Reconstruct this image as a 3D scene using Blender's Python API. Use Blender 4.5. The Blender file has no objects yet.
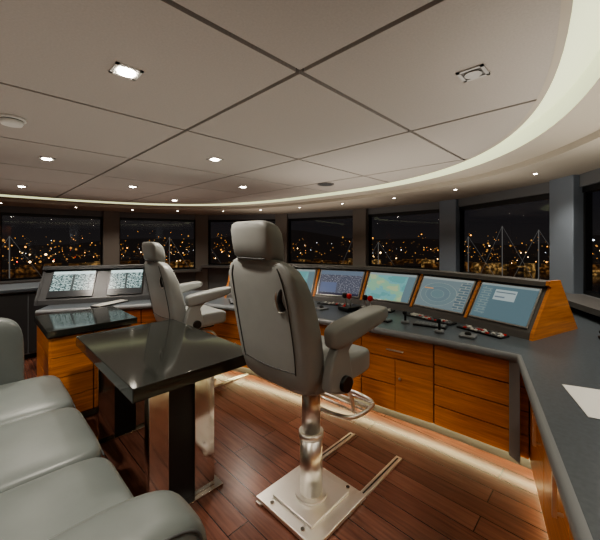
import bpy, bmesh, math, random
from mathutils import Vector, Matrix
random.seed(7)
C=bpy.context
# ---------------------------------------------------------------- materials
def newmat(name):
    m=bpy.data.materials.new(name); m.use_nodes=True
    nt=m.node_tree; b=nt.nodes['Principled BSDF']
    return m,nt,b
def pmat(name,col,rough=.5,metal=0,spec=.5,noise=0,nscale=40,bump=0,coat=0,emit=None,es=0):
    m,nt,b=newmat(name)
    b.inputs['Base Color'].default_value=(*col,1); b.inputs['Roughness'].default_value=rough
    b.inputs['Metallic'].default_value=metal; b.inputs['Specular IOR Level'].default_value=spec
    b.inputs['Coat Weight'].default_value=coat
    if emit: b.inputs['Emission Color'].default_value=(*emit,1); b.inputs['Emission Strength'].default_value=es
    if noise or bump:
        tc=nt.nodes.new('ShaderNodeTexCoord'); n=nt.nodes.new('ShaderNodeTexNoise'); n.inputs['Scale'].default_value=nscale; n.inputs['Detail'].default_value=5
        nt.links.new(tc.outputs['Object'],n.inputs['Vector'])
        if noise:
            r=nt.nodes.new('ShaderNodeValToRGB'); r.color_ramp.elements[0].position=.3; r.color_ramp.elements[1].position=.7
            r.color_ramp.elements[0].color=(*[c*(1-noise) for c in col],1); r.color_ramp.elements[1].color=(*[min(1,c*(1+noise)) for c in col],1)
            nt.links.new(n.outputs['Fac'],r.inputs['Fac']); nt.links.new(r.outputs['Color'],b.inputs['Base Color'])
        if bump:
            bp=nt.nodes.new('ShaderNodeBump'); bp.inputs['Strength'].default_value=bump; bp.inputs['Distance'].default_value=.003
            nt.links.new(n.outputs['Fac'],bp.inputs['Height']); nt.links.new(bp.outputs['Normal'],b.inputs['Normal'])
    return m
def woodmat(name,c1,c2,scale=(1.5,1.5,28),rough=.3,coat=.3):
    m,nt,b=newmat(name)
    tc=nt.nodes.new('ShaderNodeTexCoord'); mp=nt.nodes.new('ShaderNodeMapping'); mp.inputs['Scale'].default_value=scale
    n=nt.nodes.new('ShaderNodeTexNoise'); n.inputs['Scale'].default_value=2.2; n.inputs['Detail'].default_value=8; n.inputs['Roughness'].default_value=.65
    r=nt.nodes.new('ShaderNodeValToRGB'); r.color_ramp.elements[0].position=.32; r.color_ramp.elements[1].position=.68
    r.color_ramp.elements[0].color=(*c1,1); r.color_ramp.elements[1].color=(*c2,1)
    nt.links.new(tc.outputs['Object'],mp.inputs['Vector']); nt.links.new(mp.outputs[0],n.inputs['Vector']); nt.links.new(n.outputs['Fac'],r.inputs['Fac']); nt.links.new(r.outputs['Color'],b.inputs['Base Color'])
    b.inputs['Roughness'].default_value=rough; b.inputs['Coat Weight'].default_value=coat
    return m
M={}
M['wood']=woodmat('teak_veneer',(.50,.16,.033),(.78,.31,.075))
M['wood_dark']=woodmat('dark_veneer',(.16,.05,.02),(.30,.10,.04))
M['leather']=pmat('grey_leather',(.33,.345,.335),.40,noise=.05,nscale=9,bump=.15)
M['leather2']=pmat('grey_leather_sofa',(.15,.17,.165),.38,noise=.07,nscale=6)
M['seam']=pmat('seam_thread',(.07,.075,.075),.7)
M['black']=pmat('black_plastic',(.012,.012,.013),.35)
M['dark']=pmat('dark_shadow_gap',(.015,.013,.012),.8)
M['counter']=pmat('slate_counter',(.085,.10,.115),.32,noise=.12,nscale=60)
M['console']=pmat('console_grey',(.13,.125,.12),.45)
M['console_dk']=pmat('console_dark_grey',(.045,.047,.05),.45)
M['trimgrey']=pmat('edge_grey',(.20,.21,.22),.35)
M['granite']=pmat('black_granite',(.028,.03,.027),.09,noise=.9,nscale=350)
M['steel']=pmat('polished_steel',(.86,.83,.78),.33,metal=1)
M['chrome']=pmat('mirror_steel',(.72,.69,.65),.10,metal=1)
M['brushed']=pmat('brushed_steel',(.40,.39,.37),.3,metal=1,noise=.08,nscale=30)
M['post']=pmat('window_post_paint',(.22,.26,.31),.5)
M['post_warm']=pmat('window_post_warm',(.21,.19,.17),.5)
M['lowwall']=pmat('lower_wall_grey',(.18,.19,.20),.6)
M['panel']=pmat('ceiling_fabric',(.43,.40,.365),.9,noise=.05,nscale=120)
M['soffit']=pmat('soffit_paint',(.47,.43,.36),.8)
M['cove']=pmat('cove_paint_glow',(.7,.72,.6),.7,emit=(.74,.80,.48),es=.75)  # fascia paint with the cove light's glow put in as emission
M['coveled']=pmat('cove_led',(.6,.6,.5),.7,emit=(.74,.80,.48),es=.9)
M['led']=pmat('plinth_led',(1,1,.9),.5,emit=(1,.88,.50),es=20)
M['lamp']=pmat('lamp_glow',(1,1,1),.5,emit=(1,.92,.78),es=30)
M['white']=pmat('white_plastic',(.7,.7,.66),.4)
M['paper']=pmat('paper_sheet',(.8,.8,.78),.7)
M['red']=pmat('red_plastic',(.6,.02,.015),.4)
# floor planks
m,nt,b=newmat('floor_planks')
tc=nt.nodes.new('ShaderNodeTexCoord'); mp=nt.nodes.new('ShaderNodeMapping'); mp.inputs['Rotation'].default_value=(0,0,math.pi/2)
br=nt.nodes.new('ShaderNodeTexBrick'); br.inputs['Scale'].default_value=1; br.inputs['Brick Width'].default_value=1.3; br.inputs['Row Height'].default_value=.12; br.inputs['Mortar Size'].default_value=.003
br.inputs['Color1'].default_value=(.135,.056,.039,1); br.inputs['Color2'].default_value=(.20,.088,.062,1); br.inputs['Mortar'].default_value=(.03,.013,.010,1); br.offset=.37
nt.links.new(tc.outputs['Object'],mp.inputs['Vector']); nt.links.new(mp.outputs[0],br.inputs['Vector'])
mp2=nt.nodes.new('ShaderNodeMapping'); mp2.inputs['Scale'].default_value=(30,2,1); n=nt.nodes.new('ShaderNodeTexNoise'); n.inputs['Scale'].default_value=2; n.inputs['Detail'].default_value=8
nt.links.new(tc.outputs['Object'],mp2.inputs['Vector']); nt.links.new(mp2.outputs[0],n.inputs['Vector'])
mx=nt.nodes.new('ShaderNodeMix'); mx.data_type='RGBA'; mx.blend_type='MULTIPLY'; mx.inputs[0].default_value=.7
rr=nt.nodes.new('ShaderNodeValToRGB'); rr.color_ramp.elements[0].color=(.55,.5,.48,1); rr.color_ramp.elements[1].color=(1.3,1.25,1.2,1); rr.color_ramp.elements[0].position=.3; rr.color_ramp.elements[1].position=.7
nt.links.new(n.outputs['Fac'],rr.inputs['Fac']); nt.links.new(br.outputs['Color'],mx.inputs[6]); nt.links.new(rr.outputs['Color'],mx.inputs[7]); nt.links.new(mx.outputs[2],b.inputs['Base Color'])
b.inputs['Roughness'].default_value=.27
M['floor']=m
# glass
m=bpy.data.materials.new('window_glass'); m.use_nodes=True; nt=m.node_tree; nt.nodes.clear()
o=nt.nodes.new('ShaderNodeOutputMaterial'); t=nt.nodes.new('ShaderNodeBsdfTransparent'); g=nt.nodes.new('ShaderNodeBsdfGlossy'); g.inputs['Roughness'].default_value=.02; x=nt.nodes.new('ShaderNodeMixShader'); x.inputs[0].default_value=.045
nt.links.new(t.outputs[0],x.inputs[1]); nt.links.new(g.outputs[0],x.inputs[2]); nt.links.new(x.outputs[0],o.inputs[0]); M['glass']=m
# screens
def screenmat(kind,strength=1.0):
    m=bpy.data.materials.new('screen_'+kind); m.use_nodes=True; nt=m.node_tree; b=nt.nodes['Principled BSDF']
    b.inputs['Base Color'].default_value=(.01,.01,.01,1); b.inputs['Roughness'].default_value=.25; b.inputs['Specular IOR Level'].default_value=.3
    uv=nt.nodes.new('ShaderNodeTexCoord'); L=nt.links.new
    def ramp(stops,interp='CONSTANT'):
        r=nt.nodes.new('ShaderNodeValToRGB'); r.color_ramp.interpolation=interp
        e=r.color_ramp.elements
        while len(e)>1: e.remove(e[-1])
        e[0].position=stops[0][0]; e[0].color=(*stops[0][1],1)
        for p,c in stops[1:]:
            k=e.new(p); k.color=(*c,1)
        return r
    def math_(op,a,bv=None):
        n=nt.nodes.new('ShaderNodeMath'); n.operation=op; L(a,n.inputs[0])
        if bv is not None:
            if isinstance(bv,(int,float)): n.inputs[1].default_value=bv
            else: L(bv,n.inputs[1])
        return n.outputs[0]
    def rgb(c):
        n0=nt.nodes.new('ShaderNodeRGB'); n0.outputs[0].default_value=(*c,1); return n0.outputs[0]
    def rect(x0,x1,y0,y1):
        return math_('MULTIPLY',math_('MULTIPLY',math_('GREATER_THAN',X,x0),math_('LESS_THAN',X,x1)),math_('MULTIPLY',math_('GREATER_THAN',Y,y0),math_('LESS_THAN',Y,y1)))
    sep=nt.nodes.new('ShaderNodeSeparateXYZ'); L(uv.outputs['UV'],sep.inputs[0])
    X,Y=sep.outputs[0],sep.outputs[1]
    def mix(f,a,c):
        n=nt.nodes.new('ShaderNodeMix'); n.data_type='RGBA'; L(f,n.inputs[0])
        for i,v in ((6,a),(7,c)):
            if isinstance(v,tuple): n.inputs[i].default_value=(*v,1)
            else: L(v,n.inputs[i])
        return n.outputs[2]
    def rows(wd,ht,mort,c1,c2,cm):
        bk=nt.nodes.new('ShaderNodeTexBrick'); bk.inputs['Scale'].default_value=1; bk.inputs['Brick Width'].default_value=wd; bk.inputs['Row Height'].default_value=ht; bk.inputs['Mortar Size'].default_value=mort
        for k,c in(('Color1',c1),('Color2',c2),('Mortar',cm)): bk.inputs[k].default_value=(*c,1)
        L(uv.outputs['UV'],bk.inputs['Vector']); return bk.outputs['Color']
    if kind=='map':
        n=nt.nodes.new('ShaderNodeTexNoise'); n.inputs['Scale'].default_value=1.7; n.inputs['Detail'].default_value=5; L(uv.outputs['UV'],n.inputs['Vector'])
        r=ramp([(0,(.10,.24,.24)),(.42,(.13,.28,.28)),(.49,(.18,.32,.22)),(.55,(.27,.33,.20)),(.64,(.22,.30,.16))]); L(n.outputs['Fac'],r.inputs['Fac']); col=r.outputs['Color']
        col=mix(math_('GREATER_THAN',X,.85),col,(.10,.15,.17)); col=mix(math_('GREATER_THAN',Y,.92),col,(.2,.24,.24))
    elif kind=='radar':
        col=rgb((.085,.135,.155)); col=mix(rect(.30,.68,.55,.85),col,(.28,.33,.33)); col=mix(rect(.32,.66,.76,.79),col,(.1,.13,.15)); col=mix(rect(.32,.5,.62,.66),col,(.12,.15,.18))
        col=mix(rect(.04,.24,.1,.9),col,rows(.2,.07,.012,(.1,.15,.17),(.09,.14,.16),(.15,.2,.2)))
        col=mix(math_('GREATER_THAN',Y,.94),col,(.2,.24,.24))
    elif kind=='radar2':
        dx=math_('SUBTRACT',X,.42); dy=math_('SUBTRACT',Y,.45); d=math_('SQRT',math_('ADD',math_('MULTIPLY',dx,dx),math_('MULTIPLY',dy,dy)))
        base=(.12,.155,.165)
        r=ramp([(0,(.10,.15,.16)),(.13,(.17,.22,.21)),(.137,(.10,.14,.155)),(.25,(.17,.22,.21)),(.257,(.11,.15,.16)),(.37,(.2,.24,.22)),(.378,base)]); L(d,r.inputs['Fac']); col=r.outputs['Color']
        col=mix(rect(.8,.98,.05,.92),col,rows(.18,.08,.012,(.07,.10,.12),(.08,.12,.13),(.18,.2,.19)))
        col=mix(math_('GREATER_THAN',Y,.93),col,(.22,.25,.24)); col=mix(rect(.1,.3,.6,.63),col,(.4,.2,.08))
    elif kind=='text':
        mp=nt.nodes.new('ShaderNodeMapping'); mp.inputs['Scale'].default_value=(12,24,1); L(uv.outputs['UV'],mp.inputs[0])
        n=nt.nodes.new('ShaderNodeTexNoise'); n.inputs['Scale'].default_value=2.2; L(mp.outputs[0],n.inputs['Vector'])
        r=ramp([(0,(.06,.065,.09)),(.60,(.26,.26,.28))]); L(n.outputs['Fac'],r.inputs['Fac']); col=r.outputs['Color']
        col=mix(math_('GREATER_THAN',Y,.82),col,(.10,.13,.17)); col=mix(rect(.05,.45,.1,.5),col,(.09,.11,.18)); col=mix(math_('LESS_THAN',Y,.08),col,(.02,.02,.04))
    else:
        n=nt.nodes.new('ShaderNodeTexNoise'); n.inputs['Scale'].default_value=16; L(uv.outputs['UV'],n.inputs['Vector'])
        c=rows(.22,.055,.012,(.42,.52,.5),(.30,.4,.39),(.03,.05,.05))
        col=mix(math_('GREATER_THAN',n.outputs['Fac'],.54),c,(.04,.07,.07))
        col=mix(rect(.47,.53,0,1),col,(.03,.04,.04)); col=mix(math_('GREATER_THAN',Y,.88),col,(.40,.5,.5)); col=mix(math_('LESS_THAN',Y,.22),col,(.02,.02,.02))
    L(col,b.inputs['Emission Color']); b.inputs['Emission Strength'].default_value=strength
    return m
for k,s in (('map',1.1),('radar',1.0),('radar2',1.1),('text',1.1),('list',1.6)): M['s_'+k]=screenmat(k,s)

# ---------------------------------------------------------------- geometry helpers
def empty(name,loc=(0,0,0),rz=0,parent=None):
    e=bpy.data.objects.new(name,None); C.scene.collection.objects.link(e); e.location=loc; e.rotation_euler=(0,0,rz); e.empty_display_size=.1; e.parent=parent; return e
def mesh(name,verts,faces,mat,parent=None,smooth=False,bevel=0,seg=2,subs=0):
    me=bpy.data.meshes.new(name); me.from_pydata([tuple(v) for v in verts],[],faces); 
    bm=bmesh.new(); bm.from_mesh(me); bmesh.ops.recalc_face_normals(bm,faces=bm.faces); bm.to_mesh(me); bm.free()
    me.update(); o=bpy.data.objects.new(name,me); C.scene.collection.objects.link(o)
    me.materials.append(M[mat] if isinstance(mat,str) else mat)
    if smooth: me.polygons.foreach_set('use_smooth',[True]*len(me.polygons))
    if bevel:
        md=o.modifiers.new('b','BEVEL'); md.width=bevel; md.segments=seg; md.limit_method='ANGLE'; md.angle_limit=.6
        me.polygons.foreach_set('use_smooth',[True]*len(me.polygons)); w=o.modifiers.new('wn','WEIGHTED_NORMAL'); w.keep_sharp=True
    if parent: o.parent=parent
    return o
def multi(name,parts,mat,parent=None,bevel=0,smooth=False):
    V=[];F=[]
    for v,f in parts:
        k=len(V); V+=list(v); F+=[tuple(i+k for i in ff) for ff in f]
    return mesh(name,V,F,mat,parent,smooth,bevel)
def prismg(poly,z0,z1):
    n=len(poly); V=[(p[0],p[1],z0) for p in poly]+[(p[0],p[1],z1) for p in poly]
    F=[tuple(range(n))[::-1],tuple(range(n,2*n))]+[(i,(i+1)%n,n+(i+1)%n,n+i) for i in range(n)]
    return V,F
def prism(name,poly,z0,z1,mat,parent=None,bevel=0): return mesh(name,*prismg(poly,z0,z1),mat,parent,bevel=bevel)
def boxg(x0,x1,y0,y1,z0,z1): return prismg([(x0,y0),(x1,y0),(x1,y1),(x0,y1)],z0,z1)
def box(name,x0,x1,y0,y1,z0,z1,mat,parent=None,bevel=0): return mesh(name,*boxg(x0,x1,y0,y1,z0,z1),mat,parent,bevel=bevel)
def outn(p,q):
    d=Vector((q[0]-p[0],q[1]-p[1])); d.normalize(); return Vector((d.y,-d.x)),d
def slabg(p,q,z0,z1,t0,t1,s0=0,s1=0):
    n,d=outn(p,q); P=Vector(p[:2])+d*s0; Q=Vector(q[:2])-d*s1
    return prismg([P+n*t0,Q+n*t0,Q+n*t1,P+n*t1],z0,z1)
def offset_path(path,d):
    out=[]
    for i,p in enumerate(path):
        ns=[]
        if i>0: ns.append(outn(path[i-1],p)[0])
        if i<len(path)-1: ns.append(outn(p,path[i+1])[0])
        n=sum(ns,Vector((0,0))).normalized(); k=1/max(.4,n.dot(ns[0])); out.append((p[0]+n.x*d*k,p[1]+n.y*d*k))
    return out
def cushion(name,c,h,n,mat,parent=None,res=14,rot=None,fn=None):
    bm=bmesh.new(); bmesh.ops.create_cube(bm,size=2); bmesh.ops.subdivide_edges(bm,edges=bm.edges[:],cuts=res,use_grid_fill=True)
    for v in bm.verts:
        p=v.co
        p=Vector([math.sin(a*math.pi/2)*.999 if abs(a)<1 else a for a in p])
        s=(abs(p.x)**n+abs(p.y)**n+abs(p.z)**n)**(-1/n); p=p*s
        if fn: p=fn(p)
        q=Vector((p.x*h[0],p.y*h[1],p.z*h[2]))
        if rot: q=rot@q
        v.co=q+Vector(c)
    me=bpy.data.meshes.new(name); bm.to_mesh(me); bm.free(); me.materials.append(M[mat]); me.polygons.foreach_set('use_smooth',[True]*len(me.polygons))
    o=bpy.data.objects.new(name,me); C.scene.collection.objects.link(o); o.parent=parent; return o
def loft(name,secs,mat,parent=None,N=32,n=4):
    V=[];F=[]
    for s in secs:
        cx,cy,z,hx,hy=s[:5]
        for k in range(N):
            a=2*math.pi*k/N; c,sn=math.cos(a),math.sin(a)
            x=hx*math.copysign(abs(c)**(2/n),c); y=hy*math.copysign(abs(sn)**(2/n),sn)
            zz=z+(s[5]*x if len(s)>5 else 0)
            V.append((cx+x,cy+y,zz))
    for i in range(len(secs)-1):
        for k in range(N): F.append((i*N+k,i*N+(k+1)%N,(i+1)*N+(k+1)%N,(i+1)*N+k))
    F.append(tuple(range(N))[::-1]); F.append(tuple(range((len(secs)-1)*N,len(secs)*N)))
    return mesh(name,V,F,mat,parent,smooth=True)
def tube(name,pts,r,mat,parent=None,cyclic=False,smooth=True,res=6):
    cu=bpy.data.curves.new(name,'CURVE'); cu.dimensions='3D'; cu.bevel_depth=r; cu.bevel_resolution=res; cu.use_fill_caps=True
    sp=cu.splines.new('POLY'); P=[Vector(p) for p in pts]
    if smooth and len(P)>2:
        Q=[]; m_=len(P); rng=range(m_ if cyclic else m_-1)
        for i in rng:
            g=lambda j:P[j%m_] if cyclic else P[max(0,min(m_-1,j))]
            p0,p1,p2,p3=g(i-1),g(i),g(i+1),g(i+2)
            for t in [j/8 for j in range(8)]:
                Q.append(.5*((2*p1)+(-p0+p2)*t+(2*p0-5*p1+4*p2-p3)*t*t+(-p0+3*p1-3*p2+p3)*t**3))
        if not cyclic: Q.append(P[-1])
        P=Q
    sp.points.add(len(P)-1)
    for i,p in enumerate(P): sp.points[i].co=(*p,1)
    sp.use_cyclic_u=cyclic; cu.materials.append(M[mat])
    o=bpy.data.objects.new(name,cu); C.scene.collection.objects.link(o); o.parent=parent; return o
def cyl(name,c,r,z0,z1,mat,parent=None,r2=None,N=40,bevel=.0):
    r2=r if r2 is None else r2
    V=[(c[0]+r*math.cos(2*math.pi*k/N),c[1]+r*math.sin(2*math.pi*k/N),z0) for k in range(N)]+[(c[0]+r2*math.cos(2*math.pi*k/N),c[1]+r2*math.sin(2*math.pi*k/N),z1) for k in range(N)]
    F=[tuple(range(N))[::-1],tuple(range(N,2*N))]+[(k,(k+1)%N,N+(k+1)%N,N+k) for k in range(N)]
    o=mesh(name,V,F,mat,parent); 
    for p in o.data.polygons: p.use_smooth=len(p.vertices)==4
    return o

# ---------------------------------------------------------------- ROOM (x = ship forward, y = port, z up)
W=[(-1.6,-.9),(.4,-.9),(2.6,-.8),(4.56,.34),(5.75,1.99),(5.98,3.96),(5.68,6.2),(4.4,8.07),(2.3,8.57),(.2,8.65),(-1.6,8.7)]
prism('floor',[(p[0],p[1]) for p in offset_path(W,.14)],-.1,0,'floor')
sill=[.84,.84,.84,.84,.84,.80,.72,.62,.58,.58]
HZ=1.95
parts=[]; 
for i in range(1,9):
    parts.append(slabg(W[i],W[i+1],0,sill[i],0,.14)); parts.append(slabg(W[i],W[i+1],HZ,2.3,0,.14))
multi('wall_front',parts,'lowwall')
multi('wall_starboard',[slabg(W[0],W[1],0,2.3,0,.14)],'wood_dark')
multi('wall_port',[slabg(W[9],W[10],0,2.3,0,.14)],'wood_dark')
multi('wall_back',[slabg(W[10],W[0],0,2.3,0,.14)],'wood_dark')
for i in range(1,9):
    e=empty('window_%d'%i)
    p,q=W[i],W[i+1]; z0,z1=sill[i],HZ
    n,d=outn(p,q); P=Vector(p)+n*.07; Q=Vector(q)+n*.07
    mesh('pane',[(P.x,P.y,z0),(Q.x,Q.y,z0),(Q.x,Q.y,z1),(P.x,P.y,z1)],[(0,1,2,3)],'glass',e)
    multi('frame',[slabg(p,q,z0,z0+.04,.04,.1),slabg(p,q,z1-.06,z1,.03,.11),slabg(p,q,z0,z1,.04,.1,.15,(Q-P).length-.2),slabg(p,q,z0,z1,.04,.1,(Q-P).length-.2,.15)],'black',e)
for i in range(2,10):
    n1,d1=outn(W[i-1],W[i]); n2,d2=outn(W[i],W[min(i+1,10)]); n=(n1+n2).normalized(); d=Vector((-n.y,n.x)); c=Vector(W[i])
    w=.17; pl=[c+d*-w-n*.10,c+d*w-n*.10,c+d*w+n*.1,c-d*w+n*.1]
    prism('trim_%d'%i,pl,.0,2.1,'post' if i<5 else ('post_warm' if i<9 else 'wood_dark'),bevel=.012)
ins=offset_path(W[1:10],-.32); outp=offset_path(W[1:10],0)
multi('window_ledge',[prismg([ins[i],ins[i+1],outp[i+1],outp[i]],min(sill[i+1],.84)-.05,min(sill[i+1],.84)) for i in range(1,8)],'console')

# ceiling curve
cx,cy,a_,b_,nn=0,3.6,3.95,3.57,2.8
arc=[]
for k in range(0,97):
    t=-math.pi/2+math.pi*k/96
    c,s=math.cos(t),math.sin(t)
    arc.append((cx+a_*abs(c)**(2/nn),cy+b_*math.copysign(abs(s)**(2/nn),s)))
inner=[(-1.58,cy-b_)]+arc+[(-1.58,cy+b_)]
def hit_wall(p,o):
    d=Vector((p[0]-o[0],p[1]-o[1])); best=1e9
    for i in range(len(W)-1):
        a=Vector(W[i]);e=Vector(W[i+1])-a; den=d.x*e.y-d.y*e.x
        if abs(den)<1e-9: continue
        w=a-Vector(o); t=(w.x*e.y-w.y*e.x)/den; u=(w.x*d.y-w.y*d.x)/den
        if t>.9 and -1e-6<=u<=1+1e-6: best=min(best,t)
    return (o[0]+d.x*best,o[1]+d.y*best)
cov=offset_path(inner,.17); mid=offset_path(inner,.50)
out_=[]
for i,p in enumerate(cov):
    o=(p[0],3.6) if p[0]<=0.01 else (0,3.6)
    h=hit_wall(p,o); out_.append(h)
ZC=2.15
def strip(A,za,B,zb):
    V=[(p[0],p[1],za) for p in A]+[(p[0],p[1],zb) for p in B]; n=len(A)
    return V,[(i,i+1,n+i+1,n+i) for i in range(n-1)]
multi('ceiling_soffit',[strip(cov,2.13,mid,2.13),strip(mid,2.13,mid,2.08),strip(mid,2.08,out_,2.08)],'soffit')
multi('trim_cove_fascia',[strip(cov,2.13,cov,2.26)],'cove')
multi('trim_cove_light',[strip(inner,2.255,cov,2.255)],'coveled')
multi('trim_cove_lip',[strip(offset_path(inner,.0),2.15,offset_path(inner,.0),2.20),strip(offset_path(inner,-.03),2.149,offset_path(inner,.0),2.149)],'soffit')
prism('ceiling_deck',[(p[0],p[1]) for p in W],2.28,2.36,'dark')
def clip(poly,conv):
    out=poly
    for i in range(len(conv)):
        a=Vector(conv[i]); b=Vector(conv[(i+1)%len(conv)]); 
        if (b-a).length<1e-6: continue
        e=b-a; inp=out; out=[]
        side=lambda p:e.x*(p[1]-a.y)-e.y*(p[0]-a.x)
        for j in range(len(inp)):
            p=inp[j];q=inp[(j+1)%len(inp)]; sp,sq=side(p),side(q)
            if sp>=0: out.append(p)
            if (sp>=0)!=(sq>=0):
                t=sp/(sp-sq); out.append((p[0]+(q[0]-p[0])*t,p[1]+(q[1]-p[1])*t))
        if not out: return []
    r=[]
    for p in out:
        if not r or (Vector(p)-Vector(r[-1])).length>1e-4: r.append(p)
    if len(r)>1 and (Vector(r[0])-Vector(r[-1])).length<1e-4: r.pop()
    return r
pp=[]; conv=[(p[0],p[1]) for p in offset_path(inner,-.005)]
G=1.09; g=.012
for i in range(-3,4):
    for j in range(-1,8):
        x0,x1=1.02+G*i+g,1.02+G*(i+1)-g; y0,y1=1.0+G*(j-1)+g,1.0+G*j-g
        pl=clip([(x0,y0),(x1,y0),(x1,y1),(x0,y1)],conv)
        if len(pl)>=3:
            a=abs(sum(pl[k][0]*pl[(k+1)%len(pl)][1]-pl[(k+1)%len(pl)][0]*pl[k][1] for k in range(len(pl))))/2
            if a<.01: continue
            pp.append(prismg(pl,ZC,ZC+.035))
multi('ceiling',pp,'panel',bevel=.014)
prism('ceiling_backing',inner,2.18,2.20,'dark')

# ---------------------------------------------------------------- lamps
def spot(parent,loc,en,size=130,col=(1,.91,.79),r=.05):
    l=bpy.data.lights.new('lamp','SPOT'); l.energy=en; l.spot_size=math.radians(size); l.spot_blend=.9; l.color=col; l.shadow_soft_size=r
    o=bpy.data.objects.new('lamp',l); C.scene.collection.objects.link(o); o.location=loc; o.parent=parent
def downlight(x,y,z,big=True,en=45,on=True):
    e=empty('recessed_downlight',(x,y,z)); s=.055 if big else .022
    if big:
        multi('frame',[boxg(-s,s,-s,-s+.014,-.006,.0),boxg(-s,s,s-.014,s,-.006,.0),boxg(-s,-s+.014,-s,s,-.006,0),boxg(s-.014,s,-s,s,-.006,0)],'white' if on else 'brushed',e)
        box('reflector',-s+.012,s-.012,-s+.012,s-.012,-.003,0,'white' if on else 'console',e)
        cyl('lens',(0,0),.035,-.010,-.003,'lamp' if on else 'brushed',e)
    else:
        cyl('frame',(0,0),s,-.005,0,'white',e,N=24); cyl('lens',(0,0),s*.75,-.007,-.004,'lamp',e,N=24)
    if on: spot(e,(0,0,-.03),en)
for i in (-1,0,1,2):
    for j in (0,1,2,3,4,5):
        x=.475+1.09*i; y=.455+1.09*j
        if (i+j)%2==0 or (i,j) in((1,0),(2,1)):continue
        if x<-.9 : continue
        if ((abs(x))/3.95)**2.6+(abs(y-3.6)/3.52)**2.6>.85: continue
        downlight(x,y,ZC,en=66)
downlight(1.57,.45,ZC,on=False)
md=offset_path(inner,.85)
acc=0; last=None
for i,p in enumerate(md):
    if last is not None: acc+=(Vector(p)-Vector(last)).length
    last=p
    if acc>.95 and p[0]>.3:
        acc=0; downlight(p[0],p[1],2.08,big=False,en=26)
e=empty('smoke_detector',(.165,2.64,ZC)); cyl('base',(0,0),.07,-.015,0,'white',e); cyl('ring',(0,0),.055,-.022,-.014,'black',e); cyl('head',(0,0),.05,-.045,-.02,'white',e,r2=.06)
e=empty('ceiling_speaker',(3.3,2.75,ZC)); cyl('ring',(0,0),.11,-.012,0,'console',e); cyl('grille',(0,0),.09,-.016,-.01,'black',e)
up=empty('added_ceiling_fill')  # added unseen area lights facing up, no fixtures, to brighten the ceiling
def fill_up(x,y,z,sx,sy,en,col=(1,.92,.81)):
    l=bpy.data.lights.new('fill_area_light','AREA'); l.shape='RECTANGLE'; l.size=sx; l.size_y=sy; l.energy=en; l.color=col
    o=bpy.data.objects.new('fill_area_light',l); C.scene.collection.objects.link(o); o.location=(x,y,z); o.rotation_euler=(math.pi,0,0); o.parent=up
fill_up(.4,2.2,1.55,3,3,9.5); fill_up(1.2,5.3,1.55,3.2,2.6,7); fill_up(3.2,1.8,1.5,2.0,2.4,15); fill_up(2.2,-.1,1.5,2.0,.9,10); fill_up(4.4,4.5,1.5,1.6,3.5,10)

# ---------------------------------------------------------------- HELM CONSOLE
F=[(-.6,-.39),(.965,.036),(2.24,.39),(2.22,.9),(2.15,1.45),(2.03,2.0),(1.90,2.6),(1.74,3.08),(1.45,3.40),(1.22,3.53),(.42,3.93)]
back=[(.82,4.69),(1.62,4.29),(2.5,3.65),(2.98,3.0),(3.32,2.2),(3.48,1.35),(3.9,.6),(4.25,.42),(4.1,-.05),(2.55,-.74),(-.6,-.86)]
con=empty('helm_console')
prism('countertop',F+back,.68,.73,'counter',con,bevel=.008)
tube('edge_moulding',[(p[0],p[1],.705) for p in F],.025,'trimgrey',con,smooth=False)
cab=offset_path(F,.05)
inner_b=offset_path(F,.075)+back
prism('carcass',inner_b,.10,.68,'dark',con)
prism('plinth',offset_path(F,.14)+back,0,.10,'console',con)
multi('plinth_led',[slabg(offset_path(F,.11)[i],offset_path(F,.11)[i+1],.086,.096,0,.02) for i in range(len(F)-1)],'led',con)
fr=[];hd=[];kn=[]
for i in range(len(cab)-1):
    p,q=Vector(cab[i]),Vector(cab[i+1]); L=(q-p).length
    ncol=max(1,round(L/(.46 if i<2 else .5)))
    n,d=outn(p,q)
    for k in range(ncol):
        a=p+d*(L*k/ncol); b2=p+d*(L*(k+1)/ncol)
        ty='door' if i<2 else ['drawers4','wide','drawers3','wide','drawers4','drawers3','drawers4','drawers4'][(i-2+k)%8]
        gp=.004
        z0,z1=.10,.665
        def sl(za,zb,s0=gp,s1=gp): fr.append(slabg(a,b2,za+gp,zb-gp,0,.024,s0,s1))
        w=(b2-a).length
        if ty=='door':
            sl(z0,z1)
            s=w*.12; hd.append(slabg(a,b2,.40,.56,-.035,-.02,s,w-s-.014)); hd.append(slabg(a,b2,.41,.42,-.03,.0,s,w-s-.012)); hd.append(slabg(a,b2,.54,.55,-.03,.0,s,w-s-.012))
        elif ty=='wide':
            sl(.50,z1); sl(z0,.50,gp,w/2+.002); sl(.30,.50,w/2+.002,gp); sl(z0,.30,w/2+.002,gp)
            hd.append(slabg(a,b2,.56,.57,-.018,0,w*.38,w*.38)); kn.append((a+d*(w*.43)-n*.01,.36))
        else:
            m_=int(ty[-1]); 
            for r in range(m_):
                za=z0+(z1-z0)*r/m_; zb=z0+(z1-z0)*(r+1)/m_; sl(za,zb)
multi('drawer_fronts',fr,'wood',con,bevel=.002)
multi('handles',hd,'steel',con,bevel=.002)
for p,z in kn:
    cushion('knob',(p.x,p.y,z),(.012,.012,.012),2,'steel',con,res=4)
prism('corner_post',[(2.215,.385),(2.30,.40),(2.285,.455),(2.262,.45)],.10,.69,'trimgrey',con,bevel=.004)

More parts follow.
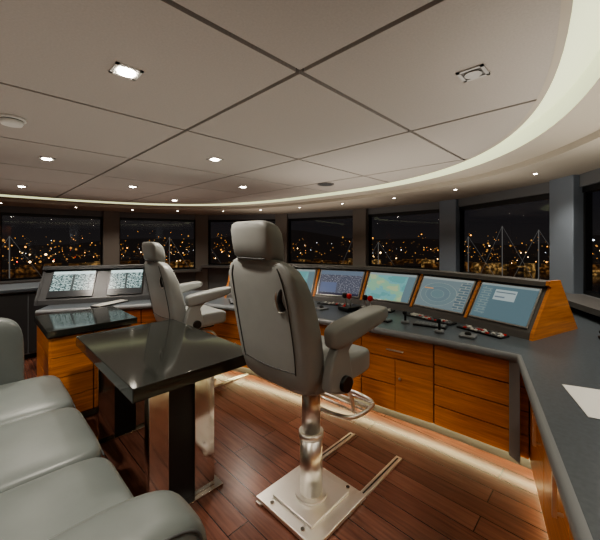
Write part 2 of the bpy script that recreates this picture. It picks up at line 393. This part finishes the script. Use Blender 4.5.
def hood(stations,kinds,cheek,mu=.05,shell='console',bez='brushed'):
    prof=[(0,.73),(.015,.775),(.235,1.06),(.205,1.075),(.215,1.105),(.36,1.105),(.62,.73)]
    pts=[offset_path(stations,o) for o,z in prof]
    V=[];Fc=[]; n=len(stations); m_=len(prof)
    for s in range(n):
        for j in range(m_): V.append((pts[j][s][0],pts[j][s][1],prof[j][1]))
    for s in range(n-1):
        for j in range(m_-1):
            Fc.append((s*m_+j,(s+1)*m_+j,(s+1)*m_+j+1,s*m_+j+1))
    mesh('hood_shell',V,Fc,shell,con)
    for s,sg in ((0,-1),(n-1,1)):
        if s==0: _,dd=outn(stations[0],stations[1]); 
        else: _,dd=outn(stations[-2],stations[-1])
        A=[Vector((pts[j][s][0],pts[j][s][1],prof[j][1])) for j in range(m_)]
        off=Vector((dd.x,dd.y,0))*sg*.022
        cen=sum(A,Vector())/m_
        A=[Vector((cen.x+(v.x-cen.x)*1.03,cen.y+(v.y-cen.y)*1.03,.73+(v.z-.73)*1.02)) for v in A]
        V2=A+[v+off for v in A]; k=m_
        mesh('end_cheek',V2,[tuple(range(k)),tuple(range(k,2*k))]+[(i,(i+1)%k,k+(i+1)%k,k+i) for i in range(k)],cheek,con)
    for s in range(n-1):
        P0=Vector((*pts[1][s],prof[1][1])); P1=Vector((*pts[1][s+1],prof[1][1])); P2=Vector((*pts[2][s+1],prof[2][1])); P3=Vector((*pts[2][s],prof[2][1]))
        nrm=(P1-P0).cross(P3-P0).normalized()
        if nrm.z<0: nrm=-nrm
        def pt(u,v): return (P0*(1-u)+P1*u)*(1-v)+(P3*(1-u)+P2*u)*v
        def quad(u0,u1,v0,v1,h): return [pt(u0,v0)+nrm*h,pt(u1,v0)+nrm*h,pt(u1,v1)+nrm*h,pt(u0,v1)+nrm*h]
        e=empty('navigation_display')
        A=quad(mu,1-mu,.06,.97,.001); B=quad(mu,1-mu,.06,.97,.013)
        mesh('bezel',A+B,[(0,1,2,3),(4,5,6,7),(0,1,5,4),(1,2,6,5),(2,3,7,6),(3,0,4,7)],bez,e,bevel=.002)
        B=quad(mu+.02,1-mu-.02,.09,.94,.0145)
        o=mesh('screen',B,[(0,1,2,3)],M['s_'+kinds[s]],e)
        uvl=o.data.uv_layers.new(name='UVMap')
        uvm={0:(1,0),1:(0,0),2:(0,1),3:(1,1)}
        for li,lp in enumerate(o.data.loops): uvl.data[li].uv=uvm[lp.vertex_index]
        if s>0 and mu<.1:
            A=quad(-.02,.02,0,1.0,.0); B=quad(-.02,.02,0,1.0,.012)
            mesh('divider',A+B,[(0,1,2,3),(4,5,6,7),(0,1,5,4),(1,2,6,5),(2,3,7,6),(3,0,4,7)],'wood',con)
S=[(2.60,.40),(2.74,.85),(2.84,1.35),(2.80,1.87),(2.62,2.36),(2.36,2.82),(2.05,3.2)]
hood(S,['radar','radar2','map','text','map','list'],'wood')
S2=[(1.37,3.74),(.95,3.95),(.45,4.20)]
hood(S2,['list','list'],'console_dk',.13,'console_dk','black')
pl=[];bw=[];bg_=[];br_=[]
for i,(s0,s1) in enumerate(((.10,.04),(.03,.05),(.12,.05),(.05,.1),(.05,.05))):
    p,q=S[i],S[i+1]; L=(Vector(q)-Vector(p)).length
    pl.append(slabg(p,q,.73,.742,-.15,-.05,s0,s1))
    k=0; x=s0+.012
    while x<L-s1-.03:
        for t in(-.143,-.113,-.083):
            if random.random()<.8:
                rr_=random.random(); tgt=bw if rr_<.35 else (br_ if rr_<.43 else bg_)
                tgt.append(slabg(p,q,.742,.750,t,t+.02,x,L-x-.018))
        x+=.028
multi('switch_panel',pl,'black',con,bevel=.002); multi('switch_buttons_white',bw,'white',con); multi('switch_buttons_grey',bg_,'trimgrey',con); multi('switch_buttons_red',br_,'red',con)
def panel(name,x,y,sx,sy,rz,kind):
    e=empty(name,(x,y,.731),rz,con)
    if kind=='keys':
        box('plate',-sx,sx,-sy,sy,0,.012,'black',e,bevel=.003)
        ks=[]
        nx,ny=max(2,int(sx*2/.028)),max(2,int(sy*2/.026))
        for i in range(nx):
            for j in range(ny):
                x0=-sx+.006+i*(2*sx-.012)/nx; y0=-sy+.006+j*(2*sy-.012)/ny
                ks.append(boxg(x0+.003,x0+(2*sx-.012)/nx-.003,y0+.003,y0+(2*sy-.012)/ny-.003,.012,.018))
        multi('keys',ks,random.choice(['white','trimgrey']),e)
    if kind=='lever':
        box('plate',-.08,.08,-.07,.07,0,.045,'black',e,bevel=.012)
        for yy in(-.03,.03):
            tube('lever',[(0,yy,.04),(-.01,yy,.09),(-.02,yy,.12)],.007,'steel',e); cushion('grip',(-.022,yy,.14),(.018,.024,.026),3,'red' if yy<0 else 'black',e,res=5)
        cushion('button',(-.055,0,.047),(.014,.014,.012),2,'red',e,res=4)
    if kind=='ball':
        box('plate',-.05,.05,-.05,.05,0,.015,'trimgrey',e,bevel=.004); cushion('ball',(0,0,.018),(.022,.022,.018),2,'black',e,res=6)
    if kind=='stick':
        cyl('base',(0,0),.035,0,.02,'trimgrey',e,r2=.03); tube('stick',[(0,0,.02),(0,0,.06),(-.008,0,.075)],.009,'black',e); cushion('knob',(-.010,0,.085),(.016,.016,.018),2.5,'black',e,res=5)
panel('trackball_unit',2.40,.72,0,0,.1,'ball'); panel('control_keypad',2.49,1.02,.05,.12,.2,'keys')
panel('joystick_unit',2.36,.90,0,0,0,'stick'); panel('joystick_unit',2.44,1.20,0,0,0,'stick')
panel('throttle_lever_unit',2.54,1.60,0,0,-.1,'lever'); panel('throttle_lever_unit',2.50,1.80,0,0,-.2,'lever')
panel('control_keypad',2.38,1.40,.04,.10,0,'keys')
panel('trackball_unit',2.36,2.02,0,0,-.2,'ball')
panel('throttle_lever_unit',2.25,2.42,0,0,-.2,'lever'); panel('control_keypad',1.98,2.92,.06,.12,-.5,'keys'); panel('control_keypad',1.0,3.74,.06,.18,2.03,'keys')
e=empty('paper_sheets',(1.80,.02,.7315),.35); box('sheet_1',-.15,.15,-.105,.105,0,.002,'paper',e); 
e=empty('handset_radio',(2.95,.02,.733),.6); box('cradle',-.05,.05,-.035,.035,0,.02,'black',e,bevel=.006); tube('handset',[(-.07,0,.035),(-.03,0,.045),(.03,0,.045),(.07,0,.035)],.014,'black',e)

# ---------------------------------------------------------------- side cabinet, locker, table
e=empty('side_cabinet')
box('top',.37,.98,2.90,3.60,.69,.74,'granite',e,bevel=.004)
box('carcass',.40,.935,2.955,3.58,.06,.69,'dark',e); box('plinth',.42,.92,2.99,3.58,0,.06,'console',e)
fr=[]
for k in range(2):
    x0=.395+.272*k
    for r in range(4): fr.append(boxg(x0+.004,x0+.268,2.94,2.96,.07+r*.153,.07+(r+1)*.153-.006))
for k in range(2):
    y0=2.945+.315*k
    for r in range(4): fr.append(boxg(.385,.405,y0+.004,y0+.31,.07+r*.153,.07+(r+1)*.153-.006)); fr.append(boxg(.93,.95,y0+.004,y0+.31,.07+r*.153,.07+(r+1)*.153-.006))
multi('drawer_fronts',fr,'wood',e,bevel=.002)
e=empty('storage_locker')
box('top',-.7,1.6,4.85,5.5,.80,.84,'counter',e,bevel=.006); box('carcass',-.66,1.56,4.90,5.46,.06,.80,'lowwall',e); box('plinth',-.62,1.5,4.95,5.4,0,.06,'black',e)
multi('door_fronts',[boxg(-.66+.37*k+.005,-.66+.37*(k+1)-.005,4.885,4.90,.08,.78) for k in range(6)],'console_dk',e,bevel=.003)
e=empty('granite_table')
box('top',.50,1.19,1.54,2.68,.663,.73,'granite',e,bevel=.004)
for k,y in enumerate((1.62,2.52)):
    box('leg_%d_post_a'%k,.60,.70,y,y+.06,.015,.665,'chrome',e,bevel=.003); box('leg_%d_post_b'%k,.84,.96,y,y+.06,.015,.665,'chrome',e,bevel=.003)
    box('leg_%d_panel'%k,.70,.84,y+.015,y+.045,.015,.665,'black',e)
    box('leg_%d_foot'%k,.56,1.0,y-.03,y+.09,0,.015,'chrome',e,bevel=.003)
box('apron',.62,.94,1.70,2.51,.63,.665,'black',e)

# ---------------------------------------------------------------- SOFA
e=empty('leather_sofa')
box('base',-.5,.32,.88,3.02,.05,.20,'black',e,bevel=.01)
for px,py in((-.4,.95),(.26,.95),(-.4,2.95),(.26,2.95)): cyl('foot',(px,py),.03,0,.06,'steel',e,N=20)
def pil(p): return Vector((p.x,p.y,p.z+(0.14*(1-p.x*p.x)*(1-p.y*p.y) if p.z>0 else 0)))
ys=[1.06,1.66,2.26,2.88]
for k in range(3):
    y0,y1=ys[k],ys[k+1]
    cushion('seat_cushion_%d'%k,(.03,(y0+y1)/2,.33),(.40,(y1-y0)/2+.004,.13),8,'leather2',e,res=18,fn=pil)
    tube('welt_%d'%k,[(.425,y0+.03,.40),(.432,(y0+y1)/2,.404),(.425,y1-.03,.40)],.004,'seam',e)
    cushion('back_cushion_%d'%k,(-.36,(y0+y1)/2,.62),(.12,(y1-y0)/2+.003,.24),6,'leather2',e,res=12)
cushion('backrest',(-.47,1.95,.45),(.10,1.08,.36),8,'leather2',e)
cushion('arm',(-.0,.945,.36),(.50,.135,.28),5,'leather2',e,res=20)
cushion('arm_far',(-.13,2.975,.52),(.38,.095,.36),5,'leather2',e,res=16)
tube('arm_welt',[(.44,.835,.30),(.46,.835,.5),(.40,.84,.60),(.08,.84,.62),(-.42,.84,.62)],.004,'seam',e)

# ---------------------------------------------------------------- HELM CHAIRS
def chair(x,y,rz,drop=0,rail=.42,sh=-.06):
    e=empty('helm_chair',(x,y,0),rz)
    box('base_plate',-.21,.21,-.21,.21,.006,.028,'steel',e,bevel=.004)
    box('base_plate_upper',-.15,.15,-.14,.14,.028,.042,'steel',e,bevel=.004)
    for yy in(-.18,.18):
        box('rail',-.22,.22+rail,yy-.02,yy+.02,0,.012,'steel',e,bevel=.002); box('rail_slot',-.2,.2+rail,yy-.004,yy+.004,.012,.0135,'dark',e)
    for sx in(-1,1):
        for sy in(-1,1): cyl('bolt',(sx*.18,sy*.11),.011,.028,.036,'chrome',e,N=6)
    cyl('column_flange',(0,0),.085,.042,.058,'steel',e); cyl('column_lower',(0,0),.060,.055,.36-drop,'steel',e); cyl('collar',(0,0),.066,.35-drop,.38-drop,'steel',e)
    cyl('column_upper',(0,0),.050,.37-drop,.67-drop,'steel',e)
    u0=empty('slide_unit',(0,0,-drop),0,e)
    cyl('swivel',(0,0),.075,.635,.665,'black',u0)
    u=empty('upper',(sh,0,0),0,u0)
    box('carriage',-.12,.22,-.13,.13,.66,.70,'black',u,bevel=.01)
    def sf(p):
        z=p.z
        if p.z>0: z+=.30*abs(p.y)**3-.12*(1-p.x*p.x)
        if p.x>.5: z-=.9*(p.x-.5)**2
        return Vector((p.x,p.y,z))
    cushion('seat',(.06,0,.76),(.27,.245,.068),5,'leather',u,res=18,fn=sf)
    secs=[(-.150,0,.70,.02,.12),(-.150,0,.705,.05,.19),(-.155,0,.73,.066,.225),(-.165,0,.80,.074,.245),(-.18,0,.90,.076,.255),(-.205,0,1.02,.074,.258),(-.235,0,1.14,.068,.254),(-.262,0,1.225,.060,.240),(-.275,0,1.270,.052,.215),(-.284,0,1.298,.044,.175),(-.29,0,1.312,.035,.135),(-.293,0,1.318,.025,.11)]
    loft('backrest',[(s[0],0,s[2],s[3],s[4],-.2) for s in secs],'leather',u,N=44,n=5)
    hs=[(-.292,0,1.302,.02,.08),(-.293,0,1.307,.042,.118),(-.298,0,1.322,.054,.136),(-.305,0,1.38,.058,.142),(-.315,0,1.435,.055,.140),(-.322,0,1.464,.047,.130),(-.326,0,1.478,.032,.110),(-.327,0,1.483,.012,.07)]
    loft('headrest',[(s[0],0,s[2],s[3],s[4],-.2) for s in hs],'leather',u,N=40,n=5)
    tube('neck_seam',[(-.345,-.10,1.318),(-.350,0,1.318),(-.345,.10,1.318)],.004,'seam',u)
    def ry(sgn,k):
        return [(s[0]-s[3]*.985,sgn*s[4]*k,s[2]+.2*s[3]) for s in secs[3:9]]
    for sg in(-1,1): tube('rear_seam',ry(sg,.74),.0025,'seam',u)
    tube('rear_seam_low',[(-.236,-.18,.82),(-.240,0,.81),(-.236,.18,.82)],.0025,'seam',u)
    tube('grab_slot',[(-.292,-.165,1.10),(-.300,-.150,1.15),(-.296,-.175,1.21)],.013,'black',u); tube('grab_slot_trim',[(-.292,-.14,1.09),(-.303,-.125,1.15),(-.303,-.155,1.225),(-.290,-.195,1.215),(-.282,-.195,1.12)],.004,'steel',u,cyclic=True)
    for sg in(-1,1):
        yy=sg*.285
        rot=Matrix.Rotation(-.14,3,'Y')
        cushion('arm_pad',(.08,yy,1.0),(.225,.052,.046),4.5,'leather',u,res=12,rot=rot,fn=lambda p:Vector((p.x,p.y*(1+.15*p.x),p.z*(1-.25*p.x))))
        out=[(-.16,.75),(-.05,.71),(.02,.74),(.0,.82),(-.02,.90),(.06,.97),(-.08,.97),(-.14,.88),(-.16,.80)]
        a=yy-.025;b2=yy+.025
        k=len(out); V=[(p[0],a,p[1]) for p in out]+[(p[0],b2,p[1]) for p in out]
        mesh('arm_strut',V,[tuple(range(k)),tuple(range(k,2*k))]+[(i,(i+1)%k,k+(i+1)%k,k+i) for i in range(k)],'leather',u,bevel=.012,seg=3)
        o=cyl('pivot_knob',(0,0),.035,-.02,.02,'black',u); o.rotation_euler=(math.pi/2,0,0); o.location=(-.06,sg*.31,.765)
    zf=.45
    for sg in(-1,1): tube('footrest_arm',[(.05,sg*.03,.63),(.16,sg*.09,.60),(.20,sg*.12,.52),(.20,sg*.135,zf)],.011,'steel',u0)
    tube('footrest_ring',[(.14,-.15,zf),(.28,-.17,zf-.01),(.40,-.13,zf-.02),(.43,0,zf-.02),(.40,.13,zf-.02),(.28,.17,zf-.01),(.14,.15,zf),(.10,0,zf)],.012,'steel',u0,cyclic=True)
    for xx in(.22,.27,.32,.37): tube('footrest_bar',[(xx,-.155,zf-.008),(xx,.155,zf-.008)],.006,'steel',u0,smooth=False)
    return e
chair(1.27,1.16,0.0)
chair(1.48,2.90,.0,drop=.10,rail=.30,sh=-.06)

# ---------------------------------------------------------------- OUTSIDE
out=empty('harbour_night_view')
M['water']=pmat('harbour_water',(.004,.007,.016),.12,bump=.3,nscale=.6)
M['hill']=pmat('hillside_dark',(.006,.006,.007),.9,emit=(.010,.008,.007),es=1)  # faint night glow put into the slope as emission
mesh('harbour_water',[(-300,-300,-8),(300,-300,-8),(300,300,-8),(-300,300,-8)],[(0,1,2,3)],'water',out)
V=[];Fh=[]; K=80
for k in range(K+1):
    a=math.radians(-30+150*k/K); h=3+3*math.sin(k*.19)+1.6*math.sin(k*.47+1)
    V+= [(122*math.cos(a),122*math.sin(a),-8),(128*math.cos(a),128*math.sin(a),-4),(190*math.cos(a),190*math.sin(a),h)]
for k in range(K):
    for j in range(2): Fh.append((k*3+j,k*3+3+j,k*3+4+j,k*3+1+j))
mesh('hillside',V,Fh,'hill',out)
def emm(name,c,s):
    m=pmat(name,(0,0,0),.5,emit=c,es=s); m.cycles.emission_sampling='NONE'; M[name]=m
emm('city_amber',(1,.42,.08),2.6); emm('city_warm',(1,.66,.28),6); emm('city_white',(.8,.9,1),3.5); emm('city_red',(1,.1,.05),3); emm('city_dim',(1,.5,.14),.5)
emm('boat_white_glow',(.35,.34,.32),.28)  # emission stands in for light falling on hulls, masts and stays
def facade(name,c,s):  # street light and lit windows painted as blotchy emission on the walls
    m,nt,b=newmat(name); b.inputs['Base Color'].default_value=(.02,.02,.02,1)
    tc=nt.nodes.new('ShaderNodeTexCoord'); n=nt.nodes.new('ShaderNodeTexNoise'); n.inputs['Scale'].default_value=1.1; n.inputs['Detail'].default_value=3
    r=nt.nodes.new('ShaderNodeValToRGB'); r.color_ramp.elements[0].position=.48; r.color_ramp.elements[1].position=.72
    r.color_ramp.elements[0].color=(c[0]*.08,c[1]*.08,c[2]*.08,1); r.color_ramp.elements[1].color=(*c,1)
    nt.links.new(tc.outputs['Object'],n.inputs['Vector']); nt.links.new(n.outputs['Fac'],r.inputs['Fac']); nt.links.new(r.outputs['Color'],b.inputs['Emission Color']); b.inputs['Emission Strength'].default_value=s
    m.cycles.emission_sampling='NONE'; M[name]=m
facade('facade_lit',(.5,.24,.08),.35); facade('facade_lit_warm',(.8,.48,.18),.6)
fa=[];fb=[]
for k in range(170):
    a=math.radians(-28+146*k/170+random.uniform(-.4,.4)); R=random.uniform(118,126)
    w=random.uniform(.8,2.4); h=random.uniform(.6,2.6)
    c=Vector((R*math.cos(a),R*math.sin(a))); t=Vector((-math.sin(a),math.cos(a))); r_=Vector((math.cos(a),math.sin(a)))
    g_=prismg([c-t*w-r_,c+t*w-r_,c+t*w+r_,c-t*w+r_],-8,-8+h)
    (fb if random.random()<.3 else fa).append(g_)
multi('quay_buildings',fa,'facade_lit',out); multi('quay_buildings_bright',fb,'facade_lit_warm',out)
def lights(name,mat,cnt,smin,smax,elo,ehi):
    parts=[]
    for _ in range(cnt):
        a=math.radians(random.uniform(-28,118)); R=random.uniform(108,115); el=random.triangular(elo,ehi,elo+(ehi-elo)*.3)
        if random.random()<.6: a=math.radians(random.choice([-5,4,13,20,33,48,57,66,74,82,88,95])+random.gauss(0,2.5))
        s=random.uniform(smin,smax)*(random.random()**3+.45)
        c=Vector((R*math.cos(a),R*math.sin(a),1.4+el*R))
        V=[c+Vector(v)*s for v in((1,0,0),(-1,0,0),(0,1,0),(0,-1,0),(0,0,1),(0,0,-1))]
        parts.append((V,[(0,2,4),(2,1,4),(1,3,4),(3,0,4),(2,0,5),(1,2,5),(3,1,5),(0,3,5)]))
    multi(name,parts,mat,out)
lights('city_lights_amber','city_amber',300,.09,.22,-.064,.030)
lights('city_lights_dim','city_dim',700,.09,.30,-.064,.02)
lights('city_lights_warm','city_warm',90,.10,.34,-.064,-.01)
lights('city_lights_white','city_white',40,.10,.20,-.06,.03)
lights('city_lights_red','city_red',16,.10,.18,-.06,.0)
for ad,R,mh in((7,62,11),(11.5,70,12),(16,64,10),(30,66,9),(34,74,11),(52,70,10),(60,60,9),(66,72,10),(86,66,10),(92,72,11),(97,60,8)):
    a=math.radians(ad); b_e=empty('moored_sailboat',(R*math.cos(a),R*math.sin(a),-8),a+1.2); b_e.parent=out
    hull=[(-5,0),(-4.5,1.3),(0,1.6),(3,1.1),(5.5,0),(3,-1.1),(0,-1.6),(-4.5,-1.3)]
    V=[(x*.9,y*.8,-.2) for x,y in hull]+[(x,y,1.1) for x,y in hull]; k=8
    mesh('hull',V,[tuple(range(k)),tuple(range(k,2*k))]+[(i,(i+1)%k,k+(i+1)%k,k+i) for i in range(k)],'boat_white_glow',b_e)
    box('cabin',-2.5,1.5,-.8,.8,1.1,1.7,'boat_white_glow',b_e)
    cyl('mast',(.8,0),.08,1.1,mh,'boat_white_glow',b_e,N=8); tube('boom',[(.8,0,2.6),(-3.8,0,2.5)],.07,'boat_white_glow',b_e,smooth=False)
    tube('forestay',[(5.3,0,1.2),(.8,0,mh)],.025,'boat_white_glow',b_e,smooth=False); tube('backstay',[(-4.8,0,1.2),(.8,0,mh)],.025,'boat_white_glow',b_e,smooth=False)

w=bpy.data.worlds.new('night_sky'); C.scene.world=w; w.use_nodes=True
nt=w.node_tree; bg=nt.nodes['Background']; tc=nt.nodes.new('ShaderNodeTexCoord'); sp=nt.nodes.new('ShaderNodeSeparateXYZ'); r=nt.nodes.new('ShaderNodeValToRGB')
nt.links.new(tc.outputs['Generated'],sp.inputs[0]); nt.links.new(sp.outputs[2],r.inputs['Fac']); nt.links.new(r.outputs['Color'],bg.inputs['Color'])
r.color_ramp.elements[0].color=(.016,.014,.014,1); r.color_ramp.elements[1].color=(.004,.006,.012,1); r.color_ramp.elements[1].position=.25
bg.inputs['Strength'].default_value=1
try:
    C.scene.view_settings.view_transform='AgX'; C.scene.view_settings.look='AgX - Medium High Contrast'; C.scene.view_settings.exposure=.12
except Exception as ex: print(ex)

cam=bpy.data.cameras.new('camera'); co=bpy.data.objects.new('camera',cam); C.scene.collection.objects.link(co)
cam.sensor_width=36; cam.lens=320/600*36; cam.shift_y=-.05; cam.clip_start=.02; cam.clip_end=800
co.location=(0,0,1.4); co.rotation_euler=(math.radians(90),0,math.radians(-45.6)); C.scene.camera=co
